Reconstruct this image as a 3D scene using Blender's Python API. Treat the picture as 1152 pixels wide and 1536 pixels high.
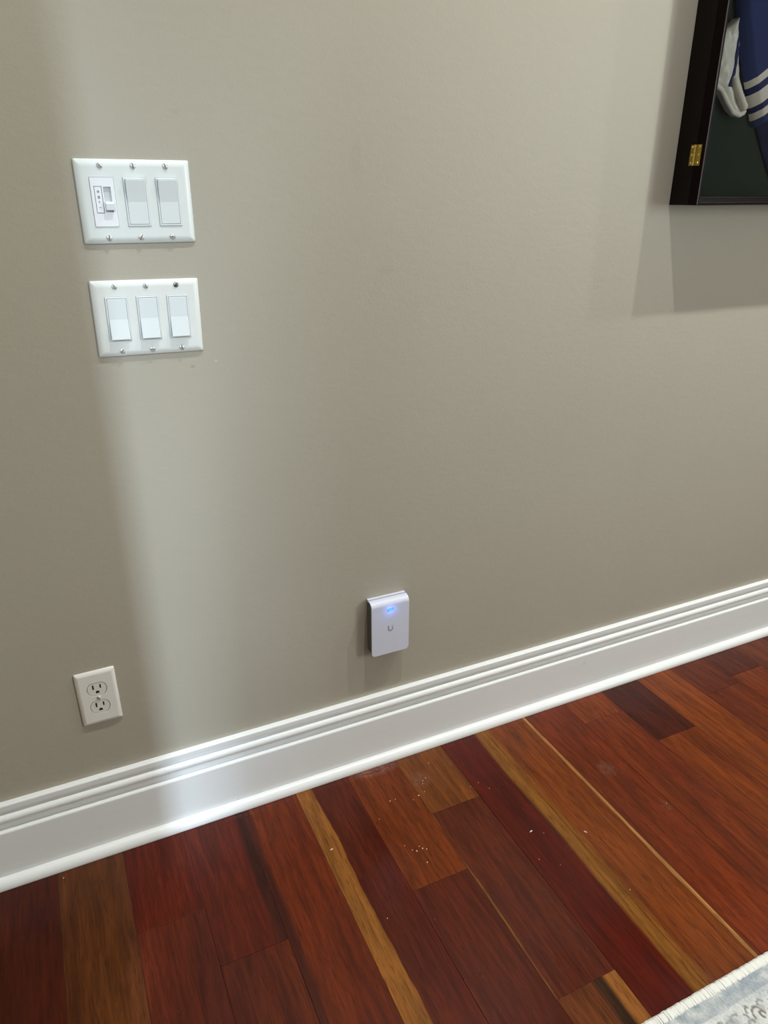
import bpy, bmesh, math, random
from mathutils import Vector, Matrix, noise
random.seed(7)
R = math.radians
scene = bpy.context.scene
for o in list(bpy.data.objects): bpy.data.objects.remove(o)
C = scene.collection

# ------------------------------------------------------------------ camera
FPX, YAW, PITCH, ROLL = 1094.6, 0.4368, 0.4099, 0.0004
cam_d = bpy.data.cameras.new('camera'); cam = bpy.data.objects.new('camera', cam_d); C.objects.link(cam)
cam_d.sensor_fit = 'VERTICAL'; cam_d.sensor_height = 24.0; cam_d.lens = 24.0*FPX/1536.0
cam_d.clip_start = 0.01
fw = Vector((math.sin(YAW)*math.cos(PITCH), math.cos(YAW)*math.cos(PITCH), -math.sin(PITCH)))
rt = Vector((math.cos(YAW), -math.sin(YAW), 0)); dn = fw.cross(rt)
rx = math.cos(ROLL)*rt + math.sin(ROLL)*dn; dy = -math.sin(ROLL)*rt + math.cos(ROLL)*dn
m = Matrix.Identity(4)
for i in range(3):
    m[i][0] = rx[i]; m[i][1] = -dy[i]; m[i][2] = -fw[i]
m[0][3], m[1][3], m[2][3] = 0.0, -1.2236, 1.206
cam.matrix_world = m
scene.camera = cam

# ------------------------------------------------------------------ light
scene.view_settings.view_transform = 'Standard'; scene.view_settings.look = 'None'
scene.view_settings.gamma = 1.0; scene.view_settings.use_curve_mapping = False
scene.view_settings.exposure = 0.0
w = bpy.data.worlds.new('world'); scene.world = w; w.use_nodes = True
bg = w.node_tree.nodes['Background']
bg.inputs['Color'].default_value = (1.0, 0.965, 0.91, 1); bg.inputs['Strength'].default_value = 0.33
CEIL = 3.05; X1 = 3.4
def spot(x, y, power):
    l = bpy.data.lights.new('ceiling_can', 'SPOT'); l.energy = power; l.color = (0.955, 1.0, 0.995)
    l.shadow_soft_size = 0.022; l.spot_size = R(125); l.spot_blend = 1.0
    o = bpy.data.objects.new('ceiling_can_light', l); C.objects.link(o); o.location = (x, y, CEIL-0.02)
CAN = 104
for x, p in ((-0.14, 0.10), (0.71, 1.05), (1.71, 1.05), (2.71, 1.1)): spot(x, -0.68, CAN*p)
def area(name, loc, rot, sx, sy, power, col):
    l = bpy.data.lights.new(name, 'AREA'); l.shape = 'RECTANGLE'; l.size = sx; l.size_y = sy; l.energy = power; l.color = col
    o = bpy.data.objects.new(name, l); C.objects.link(o); o.location = loc; o.rotation_euler = rot
# daylight: a tall narrow window in the room beyond the doorway at the left, and a wide window behind the camera
area('daylight_tall_window', (-2.05, -4.6, 3.8), (R(58), 0, R(-25)), 0.24, 2.4, 285, (0.68, 0.84, 1.0))
area('daylight_wide_window', (X1-0.02, -2.95, 1.55), (R(90), 0, R(72)), 1.1, 1.4, 62, (0.93, 1.0, 0.98))

# ------------------------------------------------------------------ material helpers
def lin(r, g, b): return tuple(((c/255)/12.92 if c/255 <= 0.04045 else ((c/255+0.055)/1.055)**2.4) for c in (r, g, b)) + (1,)
def nn(nt, t, **kw):
    n = nt.nodes.new(t)
    for k, v in kw.items():
        if k.startswith('i_'): n.inputs[k[2:].replace('_', ' ')].default_value = v
        else: setattr(n, k, v)
    return n
def base_mat(name):
    mt = bpy.data.materials.new(name); mt.use_nodes = True
    return mt, mt.node_tree, mt.node_tree.nodes['Principled BSDF']
def mixc(nt, fac, a, b, mode='MIX'):
    n = nt.nodes.new('ShaderNodeMix'); n.data_type = 'RGBA'; n.blend_type = mode
    for s, v in ((0, fac), (6, a), (7, b)):
        if hasattr(v, 'is_linked') or isinstance(v, bpy.types.NodeSocket): nt.links.new(v, n.inputs[s])
        else: n.inputs[s].default_value = v
    return n.outputs[2]
def maprange(nt, v, a, b, c=0.0, d=1.0, smooth=True):
    n = nt.nodes.new('ShaderNodeMapRange'); n.interpolation_type = 'SMOOTHSTEP' if smooth else 'LINEAR'
    nt.links.new(v, n.inputs[0])
    for i, q in enumerate((a, b, c, d)): n.inputs[1+i].default_value = q
    return n.outputs[0]
def math_(nt, op, a, b=None):
    n = nt.nodes.new('ShaderNodeMath'); n.operation = op
    for i, v in enumerate((a, b)):
        if v is None: continue
        if isinstance(v, bpy.types.NodeSocket): nt.links.new(v, n.inputs[i])
        else: n.inputs[i].default_value = v
    return n.outputs[0]
def noise_tex(nt, vec, scale, loc=(0,0,0), detail=4.0, dist=0.0, rough=0.55):
    mp = nt.nodes.new('ShaderNodeMapping'); mp.inputs['Scale'].default_value = scale; mp.inputs['Location'].default_value = loc
    nt.links.new(vec, mp.inputs[0])
    n = nt.nodes.new('ShaderNodeTexNoise'); n.inputs['Scale'].default_value = 1.0
    n.inputs['Detail'].default_value = detail; n.inputs['Distortion'].default_value = dist; n.inputs['Roughness'].default_value = rough
    nt.links.new(mp.outputs[0], n.inputs['Vector'])
    return n.outputs['Fac']
def bump(nt, bs, h, strength, dist):
    b = nt.nodes.new('ShaderNodeBump'); b.inputs['Strength'].default_value = strength; b.inputs['Distance'].default_value = dist
    nt.links.new(h, b.inputs['Height']); nt.links.new(b.outputs[0], bs.inputs['Normal'])
def plain(name, col, rough=0.4, metal=0.0, var=0.05, scale=60.0, bmp=0.0, spec=0.5, aniso=None):
    mt, nt, bs = base_mat(name)
    tc = nt.nodes.new('ShaderNodeTexCoord')
    f = noise_tex(nt, tc.outputs['Object'], aniso or (scale,)*3)
    c1 = tuple(min(1, c*(1+var)) for c in col[:3])+(1,); c0 = tuple(c*(1-var) for c in col[:3])+(1,)
    nt.links.new(mixc(nt, f, c0, c1), bs.inputs['Base Color'])
    bs.inputs['Roughness'].default_value = rough; bs.inputs['Metallic'].default_value = metal
    bs.inputs['Specular IOR Level'].default_value = spec
    if bmp: bump(nt, bs, f, 0.5, bmp)
    return mt

def wall_material():
    mt, nt, bs = base_mat('greige_wall_paint')
    tc = nt.nodes.new('ShaderNodeTexCoord'); v = tc.outputs['Object']
    big = noise_tex(nt, v, (3, 3, 3), detail=2)
    col = mixc(nt, big, lin(168, 161, 147), lin(173, 166, 152))
    sep = nt.nodes.new('ShaderNodeSeparateXYZ'); nt.links.new(v, sep.inputs[0])
    # small scuffs with a shape of their own: (x, z, rx, rz, strength)
    for (sx, sz, ax, az, st) in ((0.2225, 0.946, 0.006, 0.0035, 0.28), (0.262, 0.952, 0.004, 0.003, -0.25), (0.2355, 1.318, 0.012, 0.005, 0.06),
                                 (0.52, 1.26, 0.016, 0.05, 0.045), (0.575, 1.083, 0.03, 0.012, 0.05), (1.125, 0.945, 0.008, 0.006, 0.06)):
        dx = math_(nt, 'DIVIDE', math_(nt, 'SUBTRACT', sep.outputs[0], sx), ax)
        dz = math_(nt, 'DIVIDE', math_(nt, 'SUBTRACT', sep.outputs[2], sz), az)
        d = math_(nt, 'SQRT', math_(nt, 'ADD', math_(nt, 'MULTIPLY', dx, dx), math_(nt, 'MULTIPLY', dz, dz)))
        k = maprange(nt, d, 0.2, 1.0, abs(st), 0.0)
        col = mixc(nt, k, col, (0.12, 0.10, 0.08, 1) if st > 0 else (0.75, 0.72, 0.66, 1))
    nt.links.new(col, bs.inputs['Base Color'])
    bs.inputs['Roughness'].default_value = 0.48; bs.inputs['Specular IOR Level'].default_value = 0.35
    a = noise_tex(nt, v, (260, 260, 260), detail=3); b = noise_tex(nt, v, (45, 45, 90), detail=2); 
    h = math_(nt, 'ADD', a, math_(nt, 'MULTIPLY', b, 1.4))
    bump(nt, bs, h, 0.24, 0.0009)
    return mt
M_wall = wall_material()
M_ceil = plain('ceiling_paint', lin(225, 222, 214), 0.7, bmp=0.0004, scale=200)
def trim_material():
    mt, nt, bs = base_mat('white_trim_enamel')
    tc = nt.nodes.new('ShaderNodeTexCoord'); v = tc.outputs['Object']
    f = noise_tex(nt, v, (6, 300, 300), detail=4)
    g = noise_tex(nt, v, (40, 90, 60), detail=5, loc=(3, 1, 2))
    col = mixc(nt, f, lin(228, 228, 227), lin(234, 234, 233))
    col = mixc(nt, maprange(nt, g, 0.68, 0.78, 0, 0.25), col, lin(170, 160, 148))
    nt.links.new(col, bs.inputs['Base Color'])
    bs.inputs['Roughness'].default_value = 0.30
    bump(nt, bs, f, 0.3, 0.0003)
    return mt
M_trim = trim_material()
M_plate = plain('white_plate_plastic', lin(217, 222, 220), 0.30, var=0.01)
M_plate2 = plain('cream_white_plate_plastic', lin(220, 222, 218), 0.30, var=0.02, scale=120)
M_rocker = plain('white_rocker_plastic', lin(216, 221, 222), 0.28, var=0.01)
M_dimmer = plain('cool_white_dimmer_plastic', lin(230, 232, 235), 0.35, var=0.01)
M_print = plain('grey_printed_mark', lin(120, 122, 125), 0.6)
M_groove = plain('shadow_gap_grey_plastic', lin(150, 154, 154), 0.6)
M_track = plain('slider_track_grey', lin(190, 195, 198), 0.5)
M_screw = plain('painted_screw_head', lin(205, 205, 200), 0.28, 0.35, 0.08, 900)
M_screwm = plain('bare_steel_screw', lin(150, 146, 138), 0.3, 0.9, 0.1, 900)
M_slot = plain('grey_screw_slot', lin(105, 102, 96), 0.7)
M_slotd = plain('dark_screw_slot', lin(40, 36, 32), 0.7)
M_recept = plain('white_receptacle_nylon', lin(222, 218, 210), 0.22, var=0.02)
M_outlet = plain('white_outlet_plate', lin(226, 222, 216), 0.30, var=0.01)
M_contact = plain('outlet_slot_black', lin(24, 20, 16), 0.7)
M_ap = plain('matte_white_shell', lin(208, 209, 224), 0.42, var=0.01)
M_apb = plain('grey_device_base', lin(96, 95, 88), 0.6)
M_logo = plain('grey_device_mark', lin(150, 152, 162), 0.5)
M_case = plain('dark_mahogany_lacquer', lin(13, 5, 5), 0.4, var=0.35, aniso=(120, 120, 5), spec=0.15)
M_mould = plain('dark_mahogany_moulding', lin(12, 4, 4), 0.4, var=0.3, aniso=(120, 120, 6), spec=0.06)
M_edge = plain('painted_edge_highlight', lin(66, 56, 55), 0.45, var=0.2, aniso=(50, 50, 30))
M_felt = plain('dark_green_felt', lin(40, 50, 46), 0.95, var=0.2, scale=900, bmp=0.0004, spec=0.1)
M_brass = plain('polished_brass', lin(224, 200, 120), 0.25, 1.0, 0.1, 300)
M_leaf = plain('aged_brass_leaf', lin(176, 150, 72), 0.3, 1.0, 0.3, 500)
M_satin = plain('white_satin_cloth', lin(206, 206, 200), 0.4, var=0.05, scale=80)
M_knitw = plain('white_rib_knit', lin(222, 218, 210), 0.9, var=0.15, scale=700, bmp=0.0006, spec=0.1)
M_blue = plain('royal_blue_knit', lin(46, 58, 108), 0.85, var=0.12, aniso=(700, 200, 120), bmp=0.0004, spec=0.15)
M_navy = plain('blue_stripe_cloth', lin(30, 38, 92), 0.7, var=0.1, scale=500, spec=0.2)
M_body = plain('shaded_blue_cloth', lin(24, 32, 58), 0.9, var=0.15, scale=300, spec=0.1)  # jersey blue, with the shade inside the case put into the colour
M_chip = plain('pale_wood_crumb', lin(235, 205, 170), 0.8, var=0.15, scale=400)
M_chipw = plain('white_paint_sliver', lin(245, 235, 222), 0.7)
M_sub = plain('dark_subfloor', lin(22, 12, 8), 0.9)
M_back = plain('front_wall_paint', lin(190, 184, 168), 0.6)

def emit_mat(name, col, s):
    mt, nt, bs = base_mat(name)
    bs.inputs['Base Color'].default_value = col
    bs.inputs['Emission Color'].default_value = col; bs.inputs['Emission Strength'].default_value = s
    return mt
M_led = emit_mat('blue_status_led', (0.02, 0.22, 1.0, 1), 1.0)
def glass_mat():
    mt = bpy.data.materials.new('clear_case_glass'); mt.use_nodes = True; nt = mt.node_tree; nt.nodes.clear()
    out = nt.nodes.new('ShaderNodeOutputMaterial'); tr = nt.nodes.new('ShaderNodeBsdfTransparent'); gl = nt.nodes.new('ShaderNodeBsdfGlossy')
    gl.inputs['Roughness'].default_value = 0.02; tr.inputs[0].default_value = (0.95, 0.95, 0.945, 1)
    lw = nt.nodes.new('ShaderNodeLayerWeight'); lw.inputs['Blend'].default_value = 0.12
    mx = nt.nodes.new('ShaderNodeMixShader')
    nt.links.new(lw.outputs['Fresnel'], mx.inputs[0]); nt.links.new(tr.outputs[0], mx.inputs[1]); nt.links.new(gl.outputs[0], mx.inputs[2]); nt.links.new(mx.outputs[0], out.inputs[0])
    return mt
M_glass = glass_mat()

# ------------------------------------------------------------------ object helpers
def obj(name, bm, mat, parent=None, smooth=False, bevel=0.0, seg=2, loc=None, label=None):
    me = bpy.data.meshes.new(name)
    if isinstance(bm, bmesh.types.BMesh):
        bmesh.ops.recalc_face_normals(bm, faces=bm.faces[:]); bm.to_mesh(me); bm.free()
    else:
        me.from_pydata(bm[0], [], bm[1]); me.update()
    me.materials.append(mat)
    if smooth:
        for p in me.polygons: p.use_smooth = True
    o = bpy.data.objects.new(name, me); C.objects.link(o)
    if loc: o.location = loc
    if parent: o.parent = parent
    if label: o['label'] = label
    if bevel:
        b = o.modifiers.new('bevel', 'BEVEL'); b.width = bevel; b.segments = seg; b.limit_method = 'ANGLE'; b.angle_limit = R(30)
    return o
def struct(o): o['kind'] = 'structure'; return o
def thing(name, label, cat, loc, roty=0.0, group=None):
    o = bpy.data.objects.new(name, None); C.objects.link(o); o.location = loc; o.rotation_euler = (0, roty, 0)
    o.empty_display_size = 0.02; o['label'] = label; o['category'] = cat
    if group: o['group'] = group
    return o
def box(bm, x0, x1, y0, y1, z0, z1):
    v = [bm.verts.new((x, y, z)) for x in (x0, x1) for y in (y0, y1) for z in (z0, z1)]
    for f in ((0,1,3,2), (4,6,7,5), (0,4,5,1), (2,3,7,6), (0,2,6,4), (1,5,7,3)): bm.faces.new([v[i] for i in f])
    return bm
def nb(*a):
    bm = bmesh.new()
    if a: box(bm, *a)
    return bm
def extrude_x(prof, x0, x1, n=1):
    bm = bmesh.new(); rings = []
    for i in range(n+1):
        x = x0+(x1-x0)*i/n
        rings.append([bm.verts.new((x, -y, z)) for y, z in prof])
    k = len(prof)
    for i in range(n):
        for j in range(k): bm.faces.new((rings[i][j], rings[i][(j+1) % k], rings[i+1][(j+1) % k], rings[i+1][j]))
    bm.faces.new(rings[0]); bm.faces.new(rings[-1][::-1])
    return bm

# ------------------------------------------------------------------ room
X0, YF = -0.29, -3.6
wall = struct(obj('wall_back', nb(-0.45, X1+0.12, 0.0, 0.12, -0.02, CEIL), M_wall))
# wall at the left with a doorway (its head at 1.93)
DY0, DY1 = -0.82, -2.60
bm = nb(X0-0.12, X0, DY0, 0.0, -0.02, CEIL); box(bm, X0-0.12, X0, YF, DY1, -0.02, CEIL); box(bm, X0-0.12, X0, DY1, DY0, 1.93, CEIL)
struct(obj('wall_left', bm, M_wall))
# added unseen blocker behind the camera, outlined to cast a person's soft shadow
bm = bmesh.new(); pp = [(-0.54, 0.0), (0.60, 0.0), (0.60, 1.96), (-0.30, 1.93), (-0.46, 1.66), (-0.54, 1.36)]
pa = [bm.verts.new((x, -1.52, z)) for x, z in pp]; pb = [bm.verts.new((x, -1.68, z)) for x, z in pp]
bm.faces.new(pa); bm.faces.new(pb[::-1])
for i in range(6): bm.faces.new((pa[i], pa[(i+1) % 6], pb[(i+1) % 6], pb[i]))
struct(obj('added_shadow_blocker', bm, M_wall))
bm = nb(X1, X1+0.12, YF, -3.5, -0.02, CEIL); box(bm, X1, X1+0.12, -2.4, 0, -0.02, CEIL); box(bm, X1, X1+0.12, -3.5, -2.4, -0.02, 0.85); box(bm, X1, X1+0.12, -3.5, -2.4, 2.25, CEIL)
struct(obj('wall_right', bm, M_back))
bm = nb(X0, 1.7, YF-0.12, YF, -0.02, CEIL); box(bm, 1.7, X1, YF-0.12, YF, -0.02, 0.75); box(bm, 1.7, X1, YF-0.12, YF, 2.25, CEIL)
struct(obj('wall_front', bm, M_back))
struct(obj('ceiling', nb(X0-0.12, X1+0.12, YF-0.12, 0.12, CEIL, CEIL+0.1), M_ceil))

# baseboard profile (y outwards, z up) and quarter-round shoe
prof = [(0, 0.0), (0.0175, 0.0), (0.0175, 0.1195), (0.0168, 0.1215), (0.0070, 0.1238), (0.0058, 0.1250), (0.0058, 0.1368), (0.0075, 0.1378)]
for i in range(11):
    a = R(-78+156*i/10); prof.append((0.0072+0.0086*math.cos(a), 0.1470+0.0092*math.sin(a)))
prof += [(0.0060, 0.1566), (0.0040, 0.1575), (0.0040, 0.1655), (0.0070, 0.1664), (0.0115, 0.1668), (0.0115, 0.1768), (0.0105, 0.1783), (0.0085, 0.1790), (0, 0.1794)]
bb = struct(obj('baseboard_back', extrude_x(prof, X0, X1, 1), M_trim))
shoe = [(0.0175, 0.0005), (0.034, 0.0005), (0.0343, 0.003)]
for i in range(9):
    a = R(4+84*i/8); shoe.append((0.0175+0.0167*math.cos(a), 0.003+0.0172*math.sin(a)))
struct(obj('trim_1', extrude_x(shoe, X0, X1, 1), M_trim, smooth=False))

# ------------------------------------------------------------------ floor planks
floor = struct(obj('floor', nb(-0.9, X1+0.12, YF-0.12, 0.0, -0.06, -0.019), M_sub))
_pm = 0; PT = (0.80, 0.57, 0.27)
def plank_mat(base, alt=None, bands=(), contrast=0.3, scuffs=()):
    """base / alt linear-able sRGB triples; bands: (x0, x1, colour, wobble, softness) in plank-local metres"""
    global _pm; _pm += 1
    mt, nt, bs = base_mat('jatoba_plank_%d' % _pm)
    alt = alt or tuple(int(c*0.8) for c in base)
    tc = nt.nodes.new('ShaderNodeTexCoord'); v = tc.outputs['Object']
    off = (random.uniform(0, 50), random.uniform(0, 50), random.uniform(0, 50))
    g1 = noise_tex(nt, v, (60, 5, 1), off, 6, 0.9, 0.62)
    g2 = noise_tex(nt, v, (520, 34, 1), off[::-1], 3, 0.2, 0.5)
    g3 = noise_tex(nt, v, (11, 1.6, 1), (off[1], off[0], 3), 3, 1.2, 0.5)
    g4 = noise_tex(nt, v, (210, 13, 1), (off[2], off[0], 7), 4, 0.5, 0.6)
    col = mixc(nt, maprange(nt, g3, 0.36, 0.64), tuple(c*q for c, q in zip(lin(*base)[:3], PT))+(1,), tuple(c*q for c, q in zip(lin(*alt)[:3], PT))+(1,))
    dark = lambda k: (k, k, k, 1)
    def grain(c):
        c = mixc(nt, 1.0, c, mixc(nt, maprange(nt, g1, 0.3, 0.7), dark(1-contrast), dark(1+contrast*0.75)), 'MULTIPLY')
        c = mixc(nt, 1.0, c, mixc(nt, maprange(nt, g4, 0.35, 0.62), dark(0.80), dark(1.06)), 'MULTIPLY')
        return mixc(nt, maprange(nt, g2, 0.56, 0.70, 0, 0.55), c, (0.018, 0.005, 0.003, 1))
    sep = nt.nodes.new('ShaderNodeSeparateXYZ'); nt.links.new(v, sep.inputs[0])
    wob = noise_tex(nt, v, (3, 7, 1), (off[0], 9, off[1]), 3, 0.0, 0.5)
    wc = math_(nt, 'SUBTRACT', wob, 0.5)
    for (x0, x1, bc, wobble, soft) in bands:
        xx = math_(nt, 'ADD', sep.outputs[0], math_(nt, 'MULTIPLY', wc, wobble))
        lo = maprange(nt, xx, x0-soft, x0+soft) if x0 > 0.0 else None
        hi = maprange(nt, xx, x1-soft, x1+soft, 1.0, 0.0) if x1 < 0.12 else None
        mk = lo if hi is None else (hi if lo is None else math_(nt, 'MULTIPLY', lo, hi))
        col = mixc(nt, mk, col, tuple(c*q for c, q in zip(lin(*bc)[:3], (0.66, 0.60, 0.42)))+(1,))
    col = grain(col)
    for (sx, sy, ax, ay, st) in scuffs:      # pale dust and scuff marks lying on the finish
        dx_ = math_(nt, 'DIVIDE', math_(nt, 'SUBTRACT', sep.outputs[0], sx), ax); dy_ = math_(nt, 'DIVIDE', math_(nt, 'SUBTRACT', sep.outputs[1], sy), ay)
        d_ = math_(nt, 'ADD', math_(nt, 'MULTIPLY', dx_, dx_), math_(nt, 'MULTIPLY', dy_, dy_))
        sp = noise_tex(nt, v, (70, 120, 1), (sx*100, 3, 1), 6, 1.0, 0.75)
        k = math_(nt, 'MULTIPLY', maprange(nt, d_, 0.1, 1.0, st, 0.0), maprange(nt, sp, 0.35, 0.75))
        col = mixc(nt, k, col, lin(176, 158, 150))
    nt.links.new(col, bs.inputs['Base Color'])
    rr = maprange(nt, noise_tex(nt, v, (9, 3, 1), off, 4), 0.3, 0.7, 0.20, 0.28); nt.links.new(rr, bs.inputs['Roughness'])
    bs.inputs['Specular IOR Level'].default_value = 0.25
    bump(nt, bs, g2, 0.12, 0.0003)
    return mt
PITCHX = 0.1211; PX0 = -0.1430
def plank(ci, y0, y1, mat):
    xa = PX0+ci*PITCHX; wd = PITCHX-0.0004; ln = y0-y1-0.0004; b = 0.0007; t = 0.018
    bm = bmesh.new()
    o0 = [(0, 0), (wd, 0), (wd, -ln), (0, -ln)]; o1 = [(b, -b), (wd-b, -b), (wd-b, -ln+b), (b, -ln+b)]
    r0 = [bm.verts.new((x, y, -t)) for x, y in o0]; r1 = [bm.verts.new((x, y, -b*0.6)) for x, y in o0]; r2 = [bm.verts.new((x, y, 0)) for x, y in o1]
    for i in range(4):
        j = (i+1) % 4
        bm.faces.new((r0[i], r0[j], r1[j], r1[i])); bm.faces.new((r1[i], r1[j], r2[j], r2[i]))
    bm.faces.new(r2); bm.faces.new(r0[::-1])
    return obj('plank', bm, mat, floor, loc=(xa, y0, 0))
NEAR = -0.0005
# column index -> list of (end y, base colour, second colour, bands)
OCH = (148, 96, 44); TAN = (158, 102, 50)
cols = {
 -1: [(-1.15, (74, 30, 20), (58, 22, 15), [])],
  0: [(-0.92, (94, 58, 36), (80, 46, 28), [(0.094, 0.12, (102, 56, 34), 0.01, 0.004)])],
  1: [(-0.2300, (92, 34, 24), (84, 30, 22), []), (-1.30, (92, 42, 36), (80, 34, 28), [])],
  2: [(-0.3520, (94, 36, 27), (88, 34, 26), [(0.104, 0.12, (66, 26, 20), 0.02, 0.006)]), (-1.5, (98, 46, 30), (80, 32, 22), [])],
  3: [(-1.05, (110, 50, 28), (94, 40, 24), [(0.0, 0.014, (80, 32, 22), 0.02, 0.006)])],
  4: [(-1.35, (84, 30, 22), (90, 40, 32), [(0.0, 0.0385, TAN, 0.02, 0.0016)])],
  5: [(-0.3600, (122, 60, 32), (112, 52, 28), []), (-1.6, (90, 40, 32), (84, 34, 25), [])],
  6: [(-0.2090, (126, 76, 44), (116, 66, 36), []), (-0.6400, (86, 40, 36), (92, 46, 38), [(0.0, 0.0028, (140, 90, 54), 0.014, 0.002)]), (-1.7, (112, 70, 50), (96, 54, 38), [(0.092, 0.12, (166, 106, 58), 0.006, 0.002), (0.070, 0.092, (66, 44, 34), 0.014, 0.006)])],
  7: [(-1.25, (84, 26, 17), (78, 24, 18), [(0.0925, 0.12, OCH, 0.010, 0.005)])],
  8: [(-1.05, (130, 70, 38), (120, 62, 36), [(0.0, 0.012, (140, 84, 36), 0.01, 0.006), (0.1125, 0.12, (190, 134, 88), 0.006, 0.0012)])],
  9: [(-1.4, (124, 54, 30), (110, 48, 28), [])],
 10: [(-0.1170, (132, 64, 34), (120, 56, 30), []), (-1.15, (120, 56, 32), (108, 46, 28), [])],
 11: [(-0.2400, (80, 32, 26), (68, 24, 20), []), (-1.5, (130, 66, 36), (116, 54, 32), [])],
 12: [(-0.9, (124, 62, 36), (134, 70, 38), [])],
 13: [(-0.16, (108, 46, 30), (100, 42, 28), []), (-1.2, (116, 54, 32), (100, 42, 26), [])],
 14: [(-0.13, (92, 40, 30), (84, 34, 26), []), (-1.0, (124, 60, 36), (104, 44, 28), [])],
 15: [(-0.7, (106, 52, 38), (98, 46, 32), [])],
}
SC = {(5, -0.36): [(0.070, -0.040, 0.075, 0.024, 0.26)], (6, -0.21): [(0.025, -0.11, 0.03, 0.03, 0.10)], (9, -1.4): [(0.065, -0.262, 0.024, 0.030, 0.12), (0.105, -0.40, 0.014, 0.02, 0.08)]}
pool = [plank_mat(b, a) for b, a in (((110, 50, 28), (94, 40, 24)), ((84, 30, 22), (74, 26, 18)), ((124, 62, 36), (110, 52, 30)), ((94, 44, 32), (84, 36, 26)), ((100, 60, 38), (88, 48, 28)))]
for ci in range(-6, 29):
    y = NEAR
    for (ye, b, a, bands) in cols.get(ci, []):
        PT = (0.71, 0.56, 0.27) if ci >= 8 or ci in (5, 6) and y == NEAR else (0.80, 0.57, 0.27)
        plank(ci, y, ye, plank_mat(b, a, bands, scuffs=SC.get((ci, round(ye, 2)), ()))); y = ye
    while y > YF+0.02:
        ye = max(YF, y-random.uniform(0.5, 1.3)); 
        if ye-YF < 0.2: ye = YF
        plank(ci, y, ye, random.choice(pool)); y = ye

# ------------------------------------------------------------------ wall plates
def rect_ring(w, h, y, r=0.0, n=4):
    """rounded rectangle loop, counter-clockwise"""
    pts = []
    for cx, cz, a0 in ((w/2-r, h/2-r, 0), (-w/2+r, h/2-r, 90), (-w/2+r, -h/2+r, 180), (w/2-r, -h/2+r, 270)):
        for i in range(n+1):
            a = R(a0+90*i/n); pts.append((cx+r*math.cos(a), y, cz+r*math.sin(a)))
    return pts
def plate_mesh(w, h, T, bev, holes, hole_loops=None, soft=True):
    """a wall plate: bevelled rim, flat face with rectangular openings (x0,x1,z0,z1)"""
    bm = bmesh.new()
    steps = [(0.0, 0.0), (0.0, -0.0018)]
    if soft:
        for i in range(1, 7):
            t = i/6; steps.append((bev*t, -0.0018-(T-0.0018)*math.sin(t*math.pi/2)**0.9))
    else:
        steps += [(bev*0.85, -T*0.93), (bev, -T)]
    rings = [[bm.verts.new(p) for p in rect_ring(w-2*i, h-2*i, y, 0.0022 if k < 2 else 0.0018, 3)] for k, (i, y) in enumerate(steps)]
    n = len(rings[0])
    for a, b in zip(rings, rings[1:]):
        for i in range(n): bm.faces.new((a[i], a[(i+1) % n], b[(i+1) % n], b[i])).smooth = soft
    # face: straight strips between rim and the hole grid
    fw_, fh = w/2-bev, h/2-bev
    xs = sorted({-fw_, fw_} | {q for hl in holes for q in hl[:2]}); zs = sorted({-fh, fh} | {q for hl in holes for q in hl[2:]})
    y = -T; cache = {}
    def V(x, yy, z):
        k = (round(x, 6), round(yy, 6), round(z, 6))
        if k not in cache: cache[k] = bm.verts.new((x, yy, z))
        return cache[k]
    for xa, xb in zip(xs, xs[1:]):
        for za, zb in zip(zs, zs[1:]):
            cx, cz = (xa+xb)/2, (za+zb)/2
            hit = [hl for hl in holes if hl[0] < cx < hl[1] and hl[2] < cz < hl[3]]
            if hit:
                lp = hole_loops and hole_loops.get(hit[0])
                if lp:
                    outer, inner = lp
                    ov = [V(px, y, pz) for px, pz in outer]; iv = [V(px, y, pz) for px, pz in inner]; dv = [V(px, y+0.004, pz) for px, pz in inner]
                    for i in range(len(inner)):
                        j = (i+1) % len(inner)
                        bm.faces.new((ov[i], ov[j], iv[j], iv[i])); bm.faces.new((iv[i], iv[j], dv[j], dv[i]))
                else:
                    c = ((xa, za), (xb, za), (xb, zb), (xa, zb))
                    for i in range(4):
                        (p, q), (r_, s) = c[i], c[(i+1) % 4]
                        bm.faces.new((V(p, y, q), V(r_, y, s), V(r_, y+0.0045, s), V(p, y+0.0045, q)))
                continue
            bm.faces.new((V(xa, y, za), V(xb, y, za), V(xb, y, zb), V(xa, y, zb)))
    return bm
def screw(parent, x, z, y, ang, mat):
    bm = bmesh.new(); prev = None; n = 18
    for k in range(5):
        t = k/4; r = 0.0041*math.cos(t*R(80)); yy = y-0.0016*math.sin(t*R(80))-0.0001
        ring = [bm.verts.new((x+r*math.cos(2*math.pi*i/n), yy, z+r*math.sin(2*math.pi*i/n))) for i in range(n)]
        if prev:
            for i in range(n): bm.faces.new((prev[i], prev[(i+1) % n], ring[(i+1) % n], ring[i]))
        prev = ring
    bm.faces.new(prev)
    s = obj('screw', bm, mat, parent, smooth=True)
    bm = nb(-0.0037, 0.0037, -0.0004, 0.0008, -0.00055, 0.00055)
    bmesh.ops.rotate(bm, verts=bm.verts[:], cent=(0, 0, 0), matrix=Matrix.Rotation(R(ang), 3, 'Y'))
    bmesh.ops.translate(bm, verts=bm.verts[:], vec=(x, y-0.0015, z))
    obj('slot', bm, M_slotd if mat is M_screwm else M_slot, s)
    return s
GW, GH, GP = 0.0335, 0.0668, 0.0460
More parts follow.
